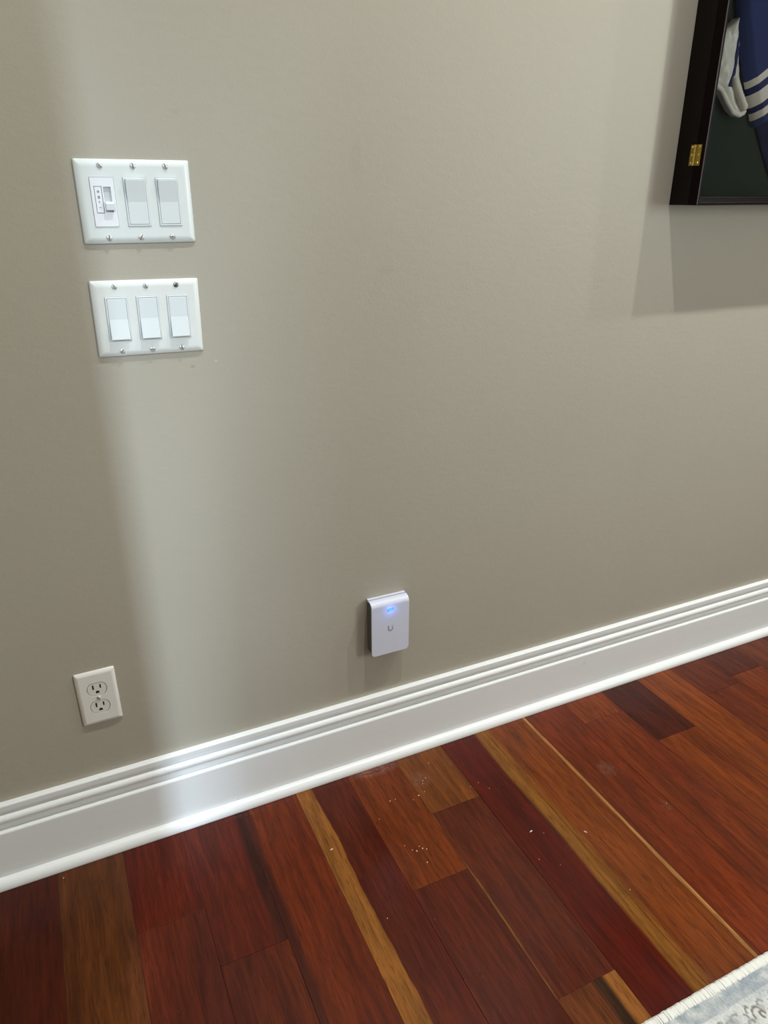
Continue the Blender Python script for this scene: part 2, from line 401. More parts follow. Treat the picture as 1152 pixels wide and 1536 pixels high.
def rocker(parent, x, up):
    """bezel frame plus rocking paddle; up: the top half stands out, else the bottom half"""
    T = -0.0056
    bm = bmesh.new(); hw, hh = GW/2-0.0003, GH/2-0.0003; t = 0.0024
    def ring(d, y): return [bm.verts.new((x+a*(hw-d), y, b*(hh-d))) for a, b in ((-1, -1), (1, -1), (1, 1), (-1, 1))]
    rs = [ring(0, -0.0015), ring(0, T-0.0006), ring(0.0006, T-0.0012), ring(t-0.0005, T-0.0012), ring(t, T-0.0007), ring(t, -0.0015)]
    for a, b in zip(rs, rs[1:]+rs[:1]):
        for i in range(4): bm.faces.new((a[i], a[(i+1) % 4], b[(i+1) % 4], b[i]))
    bz = obj('rocker_bezel', bm, M_rocker, parent)
    # paddle
    pw, ph = hw-t-0.0003, hh-t-0.0003
    flat = T-0.0014; out = T-0.0062; mid = T-0.0016
    if up: sec = [(-ph, flat), (0.0, mid), (ph, out)]
    else: sec = [(-ph, out), (0.0, mid), (ph, flat)]
    bm = bmesh.new(); L = []
    for sx in (-1, 1):
        L.append(([bm.verts.new((x+sx*pw, y, z)) for z, y in sec], [bm.verts.new((x+sx*pw, -0.001, z)) for z, y in sec]))
    (fa, ba), (fb, bb_) = L
    for i in range(2):
        bm.faces.new((fa[i], fb[i], fb[i+1], fa[i+1])); bm.faces.new((ba[i], ba[i+1], bb_[i+1], bb_[i]))
        bm.faces.new((fa[i], fa[i+1], ba[i+1], ba[i])); bm.faces.new((fb[i], bb_[i], bb_[i+1], fb[i+1]))
    bm.faces.new((fa[0], ba[0], bb_[0], fb[0])); bm.faces.new((fa[2], fb[2], bb_[2], ba[2]))
    obj('rocker_paddle', bm, M_rocker, parent, bevel=0.0007, seg=2)
    obj('shadow_gap', nb(x-hw+0.001, x+hw-0.001, -0.0012, -0.0006, -hh+0.001, hh-0.001), M_groove, bz)
def gang_plate(name, label, x, z, tilt, mat):
    t = thing(name, label, 'light switch', (x, -0.0002, z), -tilt)
    holes = [(cx-GW/2, cx+GW/2, -GH/2, GH/2) for cx in (-GP, 0, GP)]
    obj('wall_plate', plate_mesh(0.1621, 0.1143, 0.0056, 0.0095, holes), mat, t)
    return t
# upper plate: slide dimmer and two rockers
up = gang_plate('dimmer_switch_plate', 'upper white three-gang switch plate with a slide dimmer and two rocker switches', 0.1655, 1.1963, -0.0016, M_plate)
for x, z, a in ((-GP, 0.0484, 40), (0, 0.0484, 80), (GP, 0.0484, 70), (-GP, -0.0484, 95), (0, -0.0484, 120), (GP, -0.0484, 5)):
    screw(up, x, z, -0.0056, a, M_screw)
rocker(up, 0, True); rocker(up, GP, True)
# dimmer
dx = -GP; yF = -0.0066
bm = bmesh.new()
hw, hh = GW/2-0.0004, GH/2-0.0004
sl = (dx+0.0008, dx+0.0112, -0.0135, 0.0205)      # slider opening (local x0,x1,z0,z1)
lb = (dx-0.0120, dx-0.0012, -0.0150, 0.0215)      # label window
def frame_face(bm, X, Z, holes, y, back):
    xs = sorted(set(X) | {q for h in holes for q in h[:2]}); zs = sorted(set(Z) | {q for h in holes for q in h[2:]}); cache = {}
    def V(a, b, c):
        k = (round(a, 6), round(b, 6), round(c, 6)); cache.setdefault(k, None)
        if cache[k] is None: cache[k] = bm.verts.new((a, b, c))
        return cache[k]
    for xa, xb in zip(xs, xs[1:]):
        for za, zb in zip(zs, zs[1:]):
            cx, cz = (xa+xb)/2, (za+zb)/2
            if any(h[0] < cx < h[1] and h[2] < cz < h[3] for h in holes): continue
            bm.faces.new((V(xa, y, za), V(xb, y, za), V(xb, y, zb), V(xa, y, zb)))
    for (a, b, c, d) in holes+[(X[0], X[1], Z[0], Z[1])]:
        q = ((a, c), (b, c), (b, d), (a, d))
        for i in range(4):
            (p0, p1), (q0, q1) = q[i], q[(i+1) % 4]
            bm.faces.new((V(p0, y, p1), V(q0, y, q1), bm.verts.new((q0, back, q1)), bm.verts.new((p0, back, p1))))
frame_face(bm, (dx-hw, dx+hw), (-hh, hh), [sl, lb], yF, yF+0.004)
obj('dimmer_face', bm, M_dimmer, up)
lp = obj('label_panel', nb(lb[0]+0.0008, lb[1]-0.0008, yF+0.0006, yF+0.003, lb[2]+0.0010, lb[3]-0.0004), M_dimmer, up, label='white label strip with four small grey marks')
obj('panel_gap', nb(lb[0], lb[1], yF+0.003, yF+0.0036, lb[2], lb[3]), M_groove, up)
lx = (lb[0]+lb[1])/2
def disc(bm, x, y, z, r, r2=0.0, n=14, sq=1.0):
    a = [bm.verts.new((x+r*math.cos(2*math.pi*i/n), y, z+sq*r*math.sin(2*math.pi*i/n))) for i in range(n)]
    if r2:
        b = [bm.verts.new((x+r2*math.cos(2*math.pi*i/n), y, z+sq*r2*math.sin(2*math.pi*i/n))) for i in range(n)]
        for i in range(n): bm.faces.new((a[i], a[(i+1) % n], b[(i+1) % n], b[i]))
    else: bm.faces.new(a)
for k, zz in enumerate((0.0142, 0.0070, 0.0004, -0.0072)):
    bm = bmesh.new(); yy = yF+0.00045
    if k < 2:
        disc(bm, lx, yy, zz, 0.0017, 0.0009); disc(bm, lx, yy, zz, 0.0005)
        if k == 1: box(bm, lx-0.0017, lx+0.0017, yy, yy+0.0003, zz-0.0022, zz-0.0017)
    elif k == 2: disc(bm, lx, yy, zz, 0.0008, 0, sq=1.5)
    else: box(bm, lx-0.0016, lx+0.0016, yy, yy+0.0003, zz-0.0004, zz+0.0004)
    obj('printed_mark', bm, M_print, lp)
obj('slider_track', nb(sl[0], sl[1], yF+0.0026, yF+0.0036, sl[2], sl[3]), M_track, up)
bm = bmesh.new()
kz = -0.0048
pr = [(0.0, kz+0.0055), (0.0030, kz+0.0052), (0.0052, kz+0.0038), (0.0056, kz+0.0026), (0.0050, kz-0.0060), (0.0, kz-0.0064)]
kx0, kx1 = sl[0]+0.0002, sl[1]+0.0012
A = [bm.verts.new((kx0, yF-y_, z_)) for y_, z_ in pr]; B = [bm.verts.new((kx1, yF-y_, z_)) for y_, z_ in pr]
A0 = [bm.verts.new((kx0, yF+0.003, pr[-1][1])), bm.verts.new((kx0, yF+0.003, pr[0][1]))]; B0 = [bm.verts.new((kx1, yF+0.003, pr[-1][1])), bm.verts.new((kx1, yF+0.003, pr[0][1]))]
A += A0; B += B0
for i in range(len(A)): bm.faces.new((A[i], A[(i+1) % len(A)], B[(i+1) % len(A)], B[i]))
bm.faces.new(A); bm.faces.new(B[::-1])
obj('slider_knob', bm, M_rocker, up, bevel=0.0005, label='white slider knob standing proud of the dimmer')
# lower plate: three rockers
lo = gang_plate('switch_plate', 'lower white three-gang switch plate with three rocker switches pressed at the top', 0.162, 1.0292, -0.013, M_plate2)
for x, z, a, mm in ((-GP, 0.0484, 60, M_screw), (0, 0.0484, 65, M_screw), (GP, 0.0484, -40, M_screwm), (-GP, -0.0484, -45, M_screw), (0, -0.0484, 0, M_screw), (GP, -0.0484, 85, M_screw)):
    screw(lo, x, z, -0.0056, a, mm)
for x in (-GP, 0, GP): rocker(lo, x, False)

# outlet
ot = thing('wall_outlet', 'white duplex electrical outlet low on the wall above the baseboard', 'outlet', (-0.0123, -0.0002, 0.3555), -0.0077)
def duplex_loop(cz, r, flat, off, n=48, cell=None):
    ang = [2*math.pi*i/n for i in range(n)]
    inner, outer = [], []
    for a in ang:
        x, z = r*math.cos(a), r*math.sin(a)
        if abs(z) > flat: z = math.copysign(flat, z)
        inner.append((x, cz+z))
        if cell:
            x0, x1, z0, z1 = cell; c, s = math.cos(a), math.sin(a)
            t = min((x1/c if c > 1e-9 else (x0/c if c < -1e-9 else 9)), ((z1-cz)/s if s > 1e-9 else ((z0-cz)/s if s < -1e-9 else 9)))
            outer.append((t*c, cz+t*s))
    # snap outer samples to the cell corners
    if cell:
        for cx, cz2 in ((x1, z1), (x0, z1), (x0, z0), (x1, z0)):
            i = min(range(n), key=lambda k: (outer[k][0]-cx)**2+(outer[k][1]-cz2)**2); outer[i] = (cx, cz2)
    return outer, inner
hl = {}
cells = [(-0.021, 0.021, 0.0015, 0.0375), (-0.021, 0.021, -0.0375, -0.0015)]
for c_, cz in zip(cells, (0.0195, -0.0195)): hl[c_] = duplex_loop(cz, 0.0175, 0.0145, 0, 48, c_)
obj('wall_plate', plate_mesh(0.0699, 0.1143, 0.0058, 0.0070, cells, hl, soft=True), M_outlet, ot)
for cz in (0.0195, -0.0195):
    _, inn = duplex_loop(cz, 0.0166, 0.0136, 0, 48)
    bm = bmesh.new(); n = len(inn)
    y0, y1, y2 = -0.001, -0.0046, -0.0050
    def rr_(k, y): return [bm.verts.new((px*k, y, cz+(pz-cz)*k)) for px, pz in inn]
    r0, r1, r2, r3 = rr_(1, y0), rr_(1, y1), rr_(0.965, y2), rr_(0.90, y2)
    for a, b in ((r0, r1), (r1, r2), (r2, r3)):
        for i in range(n): bm.faces.new((a[i], a[(i+1) % n], b[(i+1) % n], b[i]))
    bm.faces.new(r3); bm.faces.new(r0[::-1])
    rc = obj('receptacle', bm, M_recept, ot)
    obj('contact_slot', nb(-0.0078, -0.0050, y2-0.0001, y2+0.001, cz-0.0002, cz+0.0092), M_contact, rc)
    obj('contact_slot', nb(0.0050, 0.0076, y2-0.0001, y2+0.001, cz+0.0006, cz+0.0086), M_contact, rc)
    bm = bmesh.new()
    pts = [(-0.0032, -0.0092), (0.0032, -0.0092)]+[(0.0032*math.cos(R(a)), -0.0068+0.0030*math.sin(R(a))) for a in range(0, 181, 20)]
    f = [bm.verts.new((px, y2-0.0001, cz+pz)) for px, pz in pts]; g = [bm.verts.new((px, y2+0.001, cz+pz)) for px, pz in pts]
    bm.faces.new(f); bm.faces.new(g[::-1])
    for i in range(len(f)): bm.faces.new((f[i], f[(i+1) % len(f)], g[(i+1) % len(f)], g[i]))
    obj('ground_hole', bm, M_contact, rc)
screw(ot, 0, 0, -0.0058, 65, M_screw)

# ------------------------------------------------------------------ wall access point
ap = thing('wall_access_point', 'white rectangular wireless access point with a blue light above the baseboard', 'access point', (0.5745, 0.0, 0.2965))
W2, AH = 0.0437, 0.1300
def ap_y(z):   # front depth as a function of height above the lower edge
    t = AH-z
    if t < 0.012: return 0.0120+0.0140*math.sqrt(max(0.0, 1-((0.012-t)/0.012)**2.0))
    return 0.0260
def ap_halfw(z, w, r=0.0085):
    return w-r+math.sqrt(max(0, r*r-(r-z)**2)) if z < r else w
def shell(w, zb, inset, yfun, back, bm):
    """body that follows the front profile, pulled in by inset; back(y) gives the rear depth of each row"""
    zt = AH-inset
    zs = [zb+0.00005+(0.0085)*(1-math.cos(R(90*i/8))) for i in range(9)]+[zb+0.0085+(zt-0.026-zb-0.0085)*i/6 for i in range(1, 7)]+[zt-0.026+0.026*math.sin(R(90*i/12)) for i in range(1, 13)]
    F, Bk = [], []
    for z in zs:
        h = ap_halfw(z-zb, w); y = yfun(min(z+inset, AH))-inset
        F.append([bm.verts.new((h*s, -y, z)) for s in (-1, -0.5, 0, 0.5, 1)]); Bk.append([bm.verts.new((h*s, -back(y), z)) for s in (-1, -0.5, 0, 0.5, 1)])
    for a, b, c, d in zip(F, F[1:], Bk, Bk[1:]):
        for i in range(4):
            bm.faces.new((a[i], a[i+1], b[i+1], b[i])); bm.faces.new((c[i], d[i], d[i+1], c[i+1]))
        bm.faces.new((a[0], b[0], d[0], c[0])); bm.faces.new((a[4], c[4], d[4], b[4]))
    for i in range(4):
        bm.faces.new((F[0][i], Bk[0][i], Bk[0][i+1], F[0][i+1])); bm.faces.new((F[-1][i], F[-1][i+1], Bk[-1][i+1], Bk[-1][i]))
    return bm
sh = obj('front_shell', shell(W2, 0.0, 0.0, ap_y, lambda y: y-0.0030, bmesh.new()), M_ap, ap, bevel=0.0007, seg=2)
obj('device_body', shell(W2-0.0012, 0.0012, 0.0030, ap_y, lambda y: 0.0, bmesh.new()), M_apb, ap, label='grey device body behind the white shell')
obj('top_lip', nb(-W2+0.0004, W2-0.0004, -0.0074, -0.0002, AH-0.0045, AH+0.0010), M_ap, ap, label='thin white lip along the top')
def arc_ribbon(pts, hw_, y0, y1, bm):
    n = len(pts); L = []
    for i in range(n):
        a, b = pts[max(0, i-1)], pts[min(n-1, i+1)]; tx, tz = b[0]-a[0], b[1]-a[1]; l = math.hypot(tx, tz) or 1
        nx, nz = -tz/l, tx/l; p = pts[i]
        L.append([bm.verts.new((p[0]+s*nx*hw_, y, p[1]+s*nz*hw_)) for s, y in ((-1, y0), (1, y0), (1, y1), (-1, y1))])
    for a, b in zip(L, L[1:]):
        for i in range(4): bm.faces.new((a[i], a[(i+1) % 4], b[(i+1) % 4], b[i]))
    bm.faces.new(L[0]); bm.faces.new(L[-1][::-1])
    return bm
# U mark: left stroke, round bottom, broken right stroke of small squares
uz = 0.0625
up_ = [(-0.0050, uz+0.0075), (-0.0050, uz)] + [(0.0050*math.cos(R(a)), uz+0.0052*math.sin(R(a))-0.0002) for a in range(190, 351, 16)] + [(0.0050, uz+0.0010)]
um = obj('letter_mark', arc_ribbon(up_, 0.0016, -0.0262, -0.0255, bmesh.new()), M_logo, ap, label='small grey letter U mark')
for (qx, qz, qs) in ((0.0048, uz+0.0030, 0.0008), (0.0030, uz+0.0042, 0.0006), (0.0052, uz+0.0055, 0.0007), (0.0036, uz+0.0066, 0.0005)):
    obj('mark_dot', nb(qx-qs, qx+qs, -0.0262, -0.0255, qz-qs, qz+qs), M_logo, um)
lz = 0.1085
led = [(-0.0068, lz-0.0022), (-0.0060, lz+0.0010), (-0.0020, lz+0.0024), (0.0010, lz+0.0018), (0.0030, lz+0.0024), (0.0068, lz+0.0024)]
obj('status_light', arc_ribbon(led, 0.0008, -0.0266, -0.0250, bmesh.new()), M_led, ap, label='glowing blue status light')
led2 = [(-0.0066, lz-0.0026), (-0.0020, lz-0.0014), (0.0030, lz-0.0006), (0.0062, lz-0.0010), (0.0066, lz+0.0016)]
obj('status_light', arc_ribbon(led2, 0.0007, -0.0266, -0.0250, bmesh.new()), M_led, ap, label='glowing blue status light')
pl = bpy.data.lights.new('status_glow', 'POINT'); pl.energy = 0.009; pl.color = (0.10, 0.28, 1.0); pl.shadow_soft_size = 0.003
po = bpy.data.objects.new('status_glow', pl); C.objects.link(po); po.location = (0.5745, -0.036, 0.2965+lz)

# ------------------------------------------------------------------ display case
BX, BZ, BW, BH, BD = 1.2160, 1.1870, 0.82, 1.02, 0.0500
dc = thing('display_case', 'dark mahogany shadow box with brass hinge and glass door hung on the wall', 'display case', (BX, 0, BZ))
th = 0.012
obj('case_side', nb(0, th, -BD, -0.0005, 0, BH), M_case, dc, bevel=0.0006)
obj('case_side', nb(BW-th, BW, -BD, -0.0005, 0, BH), M_case, dc, bevel=0.0006)
obj('case_bottom', nb(th, BW-th, -BD, -0.0005, 0, th), M_case, dc)
obj('case_top', nb(th, BW-th, -BD, -0.0005, BH-th, BH), M_case, dc)
obj('back_panel', nb(th, BW-th, -0.0105, -0.0005, th, BH-th), M_felt, dc, label='dark green felt back panel')
mp_ = [(0, 0.0503), (0, 0.0715), (0.0014, 0.0735), (0.0042, 0.0737), (0.0060, 0.0722), (0.0064, 0.0700), (0.0086, 0.0698), (0.0104, 0.0686), (0.0108, 0.0662), (0.0134, 0.0660), (0.0150, 0.0646), (0.0155, 0.0615), (0.0175, 0.0610), (0.0175, 0.0503)]
def mould(a, b, inw):
    """mitred length of moulding from corner a to corner b (x,z), inw: inward unit vector"""
    ax = ((b[0]-a[0]), (b[1]-a[1])); l = math.hypot(*ax); ax = (ax[0]/l, ax[1]/l)
    bm = bmesh.new()
    r0 = [bm.verts.new((a[0]+inw[0]*u+ax[0]*u, -y, a[1]+inw[1]*u+ax[1]*u)) for u, y in mp_]
    r1 = [bm.verts.new((b[0]+inw[0]*u-ax[0]*u, -y, b[1]+inw[1]*u-ax[1]*u)) for u, y in mp_]
    for i in range(len(r0)): bm.faces.new((r0[i], r0[(i+1) % len(r0)], r1[(i+1) % len(r0)], r1[i]))
    bm.faces.new(r0); bm.faces.new(r1[::-1])
    return bm
obj('door_stile', mould((0, BH), (0, 0), (1, 0)), M_mould, dc)
obj('edge_highlight', nb(-0.0004, 0.0012, -0.0737, -0.0722, 0.0012, BH-0.0012), M_edge, dc, bevel=0.0004, label='thin grey painted highlight along the door edge')  # highlight on the door's front edge, painted as a paler strip
obj('door_stile', mould((BW, 0), (BW, BH), (-1, 0)), M_mould, dc)
obj('door_rail', mould((0, 0), (BW, 0), (0, 1)), M_mould, dc)
obj('door_rail', mould((BW, BH), (0, BH), (0, -1)), M_mould, dc)
obj('door_glass', nb(0.0176, BW-0.0176, -0.0580, -0.0560, 0.0176, BH-0.0176), M_glass, dc)
# brass hinge across the joint of case and door, on the left side
def hinge(zc):
    hg = obj('hinge', nb(-0.0011, -0.0001, -0.0645, -0.0372, zc-0.0185, zc+0.0185), M_leaf, dc, bevel=0.0008, label='polished brass butt hinge')
    for k in range(5):
        z0 = zc-0.0185+0.0074*k+0.0003
        bm = bmesh.new()
        bmesh.ops.create_cone(bm, cap_ends=True, segments=14, radius1=0.0027, radius2=0.0027, depth=0.0064, matrix=Matrix.Translation((-0.0025, -0.0505, z0+0.0034)))
        obj('knuckle', bm, M_brass, hg, smooth=False)
    for yy in (-0.0420, -0.0595):
        for zz in ((-0.0140, 0.0, 0.0140)):
            bm = bmesh.new(); bmesh.ops.create_uvsphere(bm, u_segments=12, v_segments=6, radius=0.0024)
            bmesh.ops.scale(bm, vec=(0.6, 1, 1), verts=bm.verts[:]); bmesh.ops.translate(bm, vec=(-0.0012, yy, zc+zz), verts=bm.verts[:])
            obj('hinge_screw', bm, M_brass, hg, smooth=True)
hinge(1.2765-BZ)
hinge(BH-0.09)

# garments inside the case -------------------------------------------------
def interp(tab, z):
    if z >= tab[0][0]: return tab[0][1]
    for (za, xa), (zb, xb) in zip(tab, tab[1:]):
        if zb <= z <= za: return xa+(xb-xa)*(za-z)/(za-zb)
    return tab[-1][1]
def sheet(zs, xl, xr, depth, nu, base=0.0115):
    """cloth sheet between two edge curves, front pushed out by depth(u, z, x); closed to the back panel"""
    V, F = [], []
    for z in zs:
        a, b = xl(z), xr(z)
        for i in range(nu+1):
            u = i/nu; x = a+(b-a)*u; V.append((x, -base-depth(u, z, x), z))
    nr = len(zs)
    for r_ in range(nr-1):
        for i in range(nu):
            k = r_*(nu+1)+i; F.append((k, k+nu+1, k+nu+2, k+1))
    n0 = len(V)
    for r_ in range(nr): 
        for i in (0, nu):
            p = V[r_*(nu+1)+i]; V.append((p[0], -base+0.0004, p[2]))
    for r_ in range(nr-1):
        a, b = r_*(nu+1), (r_+1)*(nu+1); F.append((a, n0+2*r_, n0+2*r_+2, b)); F.append((a+nu, b+nu, n0+2*r_+3, n0+2*r_+1))
    return V, F
wr_t = [(1.5124, 1.3000), (1.4857, 1.3145), (1.4764, 1.3215), (1.444, 1.3280), (1.414, 1.3390), (1.3837, 1.3560), (1.360, 1.3620), (1.3495, 1.3450)]
wl_t = [(1.5124, 1.2986), (1.4906, 1.2700), (1.470, 1.2500), (1.410, 1.2480), (1.3968, 1.2760), (1.385, 1.2900), (1.3598, 1.3180), (1.3495, 1.3380)]
wrink = lambda x, z: 0.0035*noise.noise(Vector((x*38+z*22, z*20, 3.1)))+0.0014*noise.noise(Vector((x*110, z*70, 8.0)))
def wdep(u, z, x): return max(0.0015, 0.0175*(max(0, 1-(2*u-1)**2))**0.4+wrink(x, z)*1.6)
wg = thing('white_garment', 'folded white satin garment with a thin blue stripe and ribbed cuff inside the case', 'clothing', (0, 0, 0))
zs = [1.5122-(1.5122-1.3497)*i/48 for i in range(49)]
obj('satin_cloth', sheet(zs, lambda z: interp(wl_t, z), lambda z: interp(wr_t, z), wdep, 26), M_satin, wg, smooth=True)
st_l = [(1.4815, 1.3060), (1.4385, 1.3050), (1.4022, 1.2970)]; st_r = [(1.4815, 1.3150), (1.4385, 1.3140), (1.4022, 1.3066)]
zs = [1.4815-(1.4815-1.3990)*i/30 for i in range(31)]
def strip(zs, L, R_, depthfn, lift):
    V, F = [], []
    for z in zs:
        a, b = interp(L, z), interp(R_, z)
        for i in range(5):
            x = a+(b-a)*i/4; u = (x-interp(wl_t, z))/(interp(wr_t, z)-interp(wl_t, z)); u = min(0.98, max(0.02, u))
            V.append((x, -0.0115-depthfn(u, z, x)-lift, z))
    for r_ in range(len(zs)-1):
        for i in range(4): k = r_*5+i; F.append((k, k+5, k+6, k+1))
    return V, F
o = obj('blue_stripe', strip(zs, st_l, st_r, wdep, 0.0012), M_navy, wg, smooth=True, label='thin blue stripe')
s_ = o.modifiers.new('solid', 'SOLIDIFY'); s_.thickness = 0.001
def tube(path, rad, rib, n=12, sub=8):
    """ribbed knit roll along a path of (x, y, z)"""
    pts = []
    for a, b in zip(path, path[1:]):
        for i in range(sub): t = i/sub; pts.append(Vector(a).lerp(Vector(b), t))
    pts.append(Vector(path[-1])); V, F = [], []
    for i, p in enumerate(pts):
        t = (pts[min(len(pts)-1, i+1)]-pts[max(0, i-1)]).normalized(); e = Vector((0, -1, 0)); s = t.cross(e).normalized()
        end = min(1.0, 0.35+0.22*min(i, len(pts)-1-i))
        r = rad*end*(1+rib*(1 if i % 2 else -1))
        for k in range(n):
            a = 2*math.pi*k/n; V.append(tuple(p+e*(math.sin(a)*r)+s*(math.cos(a)*r)))
    for i in range(len(pts)-1):
        for k in range(n): F.append((i*n+k, i*n+(k+1) % n, (i+1)*n+(k+1) % n, (i+1)*n+k))
    F.append(tuple(range(n))); F.append(tuple((len(pts)-1)*n+k for k in range(n)))
    return V, F
obj('ribbed_cuff', tube([(1.258, -0.024, 1.4060), (1.2830, -0.026, 1.3930), (1.2990, -0.027, 1.3760), (1.3210, -0.027, 1.3570), (1.3400, -0.027, 1.3520), (1.3590, -0.026, 1.3600)], 0.0050, 0.10), M_knitw, wg, smooth=True, label='white ribbed knit cuff')
obj('ribbed_cuff', tube([(1.3060, -0.029, 1.4160), (1.3150, -0.031, 1.4020), (1.3330, -0.032, 1.3800), (1.3450, -0.031, 1.3670), (1.3540, -0.028, 1.3660)], 0.0072, 0.07), M_knitw, wg, smooth=True, label='white ribbed knit cuff')

# blue striped jersey: back body panel plus sleeve with white bands
jg = thing('blue_jersey', 'blue knit jersey with white sleeve bands inside the case', 'clothing', (0, 0, 0))
bl = [(2.15, 1.300), (1.55, 1.305), (1.42, 1.352), (1.35, 1.398), (1.304, 1.4287), (1.253, 1.4677), (1.235, 1.480)]
zs = [2.15-(2.15-1.235)*i/60 for i in range(61)]
obj('jersey_body', sheet(zs, lambda z: interp(bl, z), lambda z: 1.90, lambda u, z, x: 0.004+0.0035*noise.noise(Vector((x*12, z*5, 2))), 40), M_body, jg, smooth=True)
edge = [(2.12, 1.312), (1.62, 1.3040), (1.5407, 1.3101), (1.50, 1.3290), (1.4357, 1.3558), (1.4106, 1.3723), (1.3914, 1.3815), (1.3766, 1.3877), (1.3628, 1.3974), (1.3512, 1.4027), (1.30, 1.4300)]
def sleeve(z0, z1, bulge=0.0):
    V, F = [], []; nz = max(2, int((z0-z1)/0.004)); nz = min(nz, 60)
    us = [-0.014, -0.0132, -0.011, -0.008, -0.005, -0.002, 0.0, 0.003, 0.008, 0.02, 0.04, 0.07, 0.11, 0.16, 0.22]
    for i in range(nz+1):
        z = z0+(z1-z0)*i/nz; xe = interp(edge, z)
        sl_ = 0.72 if z < 1.45 else max(0.0, 0.72*(1-(z-1.45)/0.35))
        for u in us:
            y = 0.0125+0.0215*min(1, max(0, (u+0.014)/0.014))**0.55 + 0.006*min(1, max(0, u)/0.05)
            y += 0.0015*noise.noise(Vector((u*30, z*14, 5)))+bulge
            V.append((xe+u, -y, z+(max(-0.013, u)+0.004)*sl_*(1 if u < 0.07 else 0.07/u)))
    k = len(us)
    for i in range(nz):
        for j in range(k-1): F.append((i*k+j, (i+1)*k+j, (i+1)*k+j+1, i*k+j+1))
    return V, F
for (za, zb, mt, nm) in ((2.05, 1.4170, M_blue, 'sleeve'), (1.4170, 1.4055, M_knitw, 'white_band'), (1.4055, 1.3935, M_navy, 'blue_band'), (1.3935, 1.3720, M_knitw, 'white_band'), (1.3720, 1.3625, M_navy, 'blue_band'), (1.3625, 1.3500, M_knitw, 'white_band'), (1.3500, 1.3380, M_blue, 'sleeve_end')):
    o = obj(nm, sleeve(za, zb), mt, jg, smooth=True)

for g_, loc_ in ((wg, (1.31, -0.0115, 1.345)), (jg, (1.42, -0.0115, 1.235))):
    g_.location = loc_
    for ch in g_.children: ch.location = tuple(-q for q in loc_)
# ------------------------------------------------------------------ rug
RX0, RX1, RY0, RY1, RZ = 0.25, 2.60, -0.7305, -2.4, 0.0095
rug = thing('area_rug', 'pale grey and ivory patterned area rug with white stitched edge on the wooden floor', 'rug', (RX0, RY0, 0))
def steps(a, b, fa, fb, fine, coarse):
    out = [a]; x = a
    while x < b-1e-6:
        x = min(b, x+(fine if fa <= x+coarse*0.5 <= fb or fa <= x <= fb else coarse)); out.append(x)
    return out
gx = steps(RX0, RX1, 0.62, 1.06, 0.0016, 0.02); gy = [-q for q in steps(-RY0+0.0150, -RY1, 0.74, 0.86, 0.0016, 0.02)]
def seg_d(px, py, pts):
    best = 9
    for (ax, ay), (bx_, by) in zip(pts, pts[1:]):
        dx_, dy_ = bx_-ax, by-ay; t = max(0, min(1, ((px-ax)*dx_+(py-ay)*dy_)/(dx_*dx_+dy_*dy_+1e-12)))
        best = min(best, math.hypot(px-ax-t*dx_, py-ay-t*dy_))
    return best
def arc(cx, cy, r, a0, a1, k=1.0): return [(cx+r*(1-(1-k)*i/10)*math.cos(R(a0+(a1-a0)*i/10)), cy+r*(1-(1-k)*i/10)*math.sin(R(a0+(a1-a0)*i/10))) for i in range(11)]
PER = 0.056
motif = [arc(0.018, -0.7975, 0.0105, 200, 30, 0.9), arc(0.034, -0.7880, 0.006, 180, 20), arc(0.047, -0.7945, 0.0095, -150, 60, 0.7), arc(0.024, -0.8010, 0.005, 250, 0, 0.8), arc(0.052, -0.8060, 0.007, 160, 10, 0.8), arc(0.006, -0.7860, 0.005, 210, 40, 0.8)]
blobs = [(0.030, -0.7935, 0.0055, 0.0075), (0.058, -0.801, 0.006, 0.004), (0.004, -0.803, 0.006, 0.004)]
IV = (0.66, 0.65, 0.61); GR = (0.33, 0.36, 0.39); PALE = (0.54, 0.56, 0.57); DK = (0.13, 0.115, 0.10); DG = (0.28, 0.275, 0.285)
lerp3 = lambda a, b, t: tuple(a[i]+(b[i]-a[i])*t for i in range(3))
ss = lambda a, b, x: (lambda t: t*t*(3-2*t))(max(0, min(1, (x-a)/(b-a))))
def rug_col(x, y):
    nz = noise.noise; n1 = nz(Vector((x*60, y*60, 0))); n2 = nz(Vector((x*260, y*260, 4))); n3 = nz(Vector((x*24, y*24, 9)))
    yy = y+0.0030*n1+0.0012*n2
    band = ss(-0.7755, -0.7690, yy)                       # blue-grey guard band next to the stitched edge
    c = lerp3(PALE, lerp3(GR, IV, max(0, min(1, 0.22+0.75*n3+0.55*n1))), band)
    inner = ss(-0.8120, -0.8200, yy)                      # dark field
    if yy < -0.772:
        px = (x+0.010*0) % PER
        d = min(seg_d(px+s*PER, yy, mm) for mm in motif for s in (-1, 0, 1)) if y > -0.84 else 9
        c = lerp3(lerp3(PALE, GR, 0.35), IV, max(0, min(1, 0.62+0.9*n3+0.5*n1)))
        if y > -0.84:
            k = 1-ss(0.0007, 0.0030, d+0.0011*n2+0.0006*n1); c = lerp3(c, DK, 0.9*k*(0.7+0.8*n3))
            for (bx_, by, ra, rb) in blobs:
                for s in (-1, 0, 1):
                    e = math.hypot((px+s*PER-bx_)/ra, (yy-by)/rb); c = lerp3(c, (0.36, 0.32, 0.29), 0.6*(1-ss(0.5, 1.1, e+0.3*n2)))
        f = lerp3(DG, PALE, ss(0.10, 0.45, nz(Vector((x*45, y*45, 20)))+0.25*n2)); c = lerp3(c, f, inner)
    v = 1+0.22*n2+0.08*n1
    return tuple(max(0, min(1, q*v)) for q in c)
V, F, COL = [], [], []
for y in gy:
    for x in gx:
        c = rug_col(x, y); COL.append(c)
        V.append((x-RX0, y-RY0, RZ-0.0008+0.0013*noise.noise(Vector((x*330, y*330, 1)))+0.0011*(sum(c)/3-0.5)))
nx = len(gx)
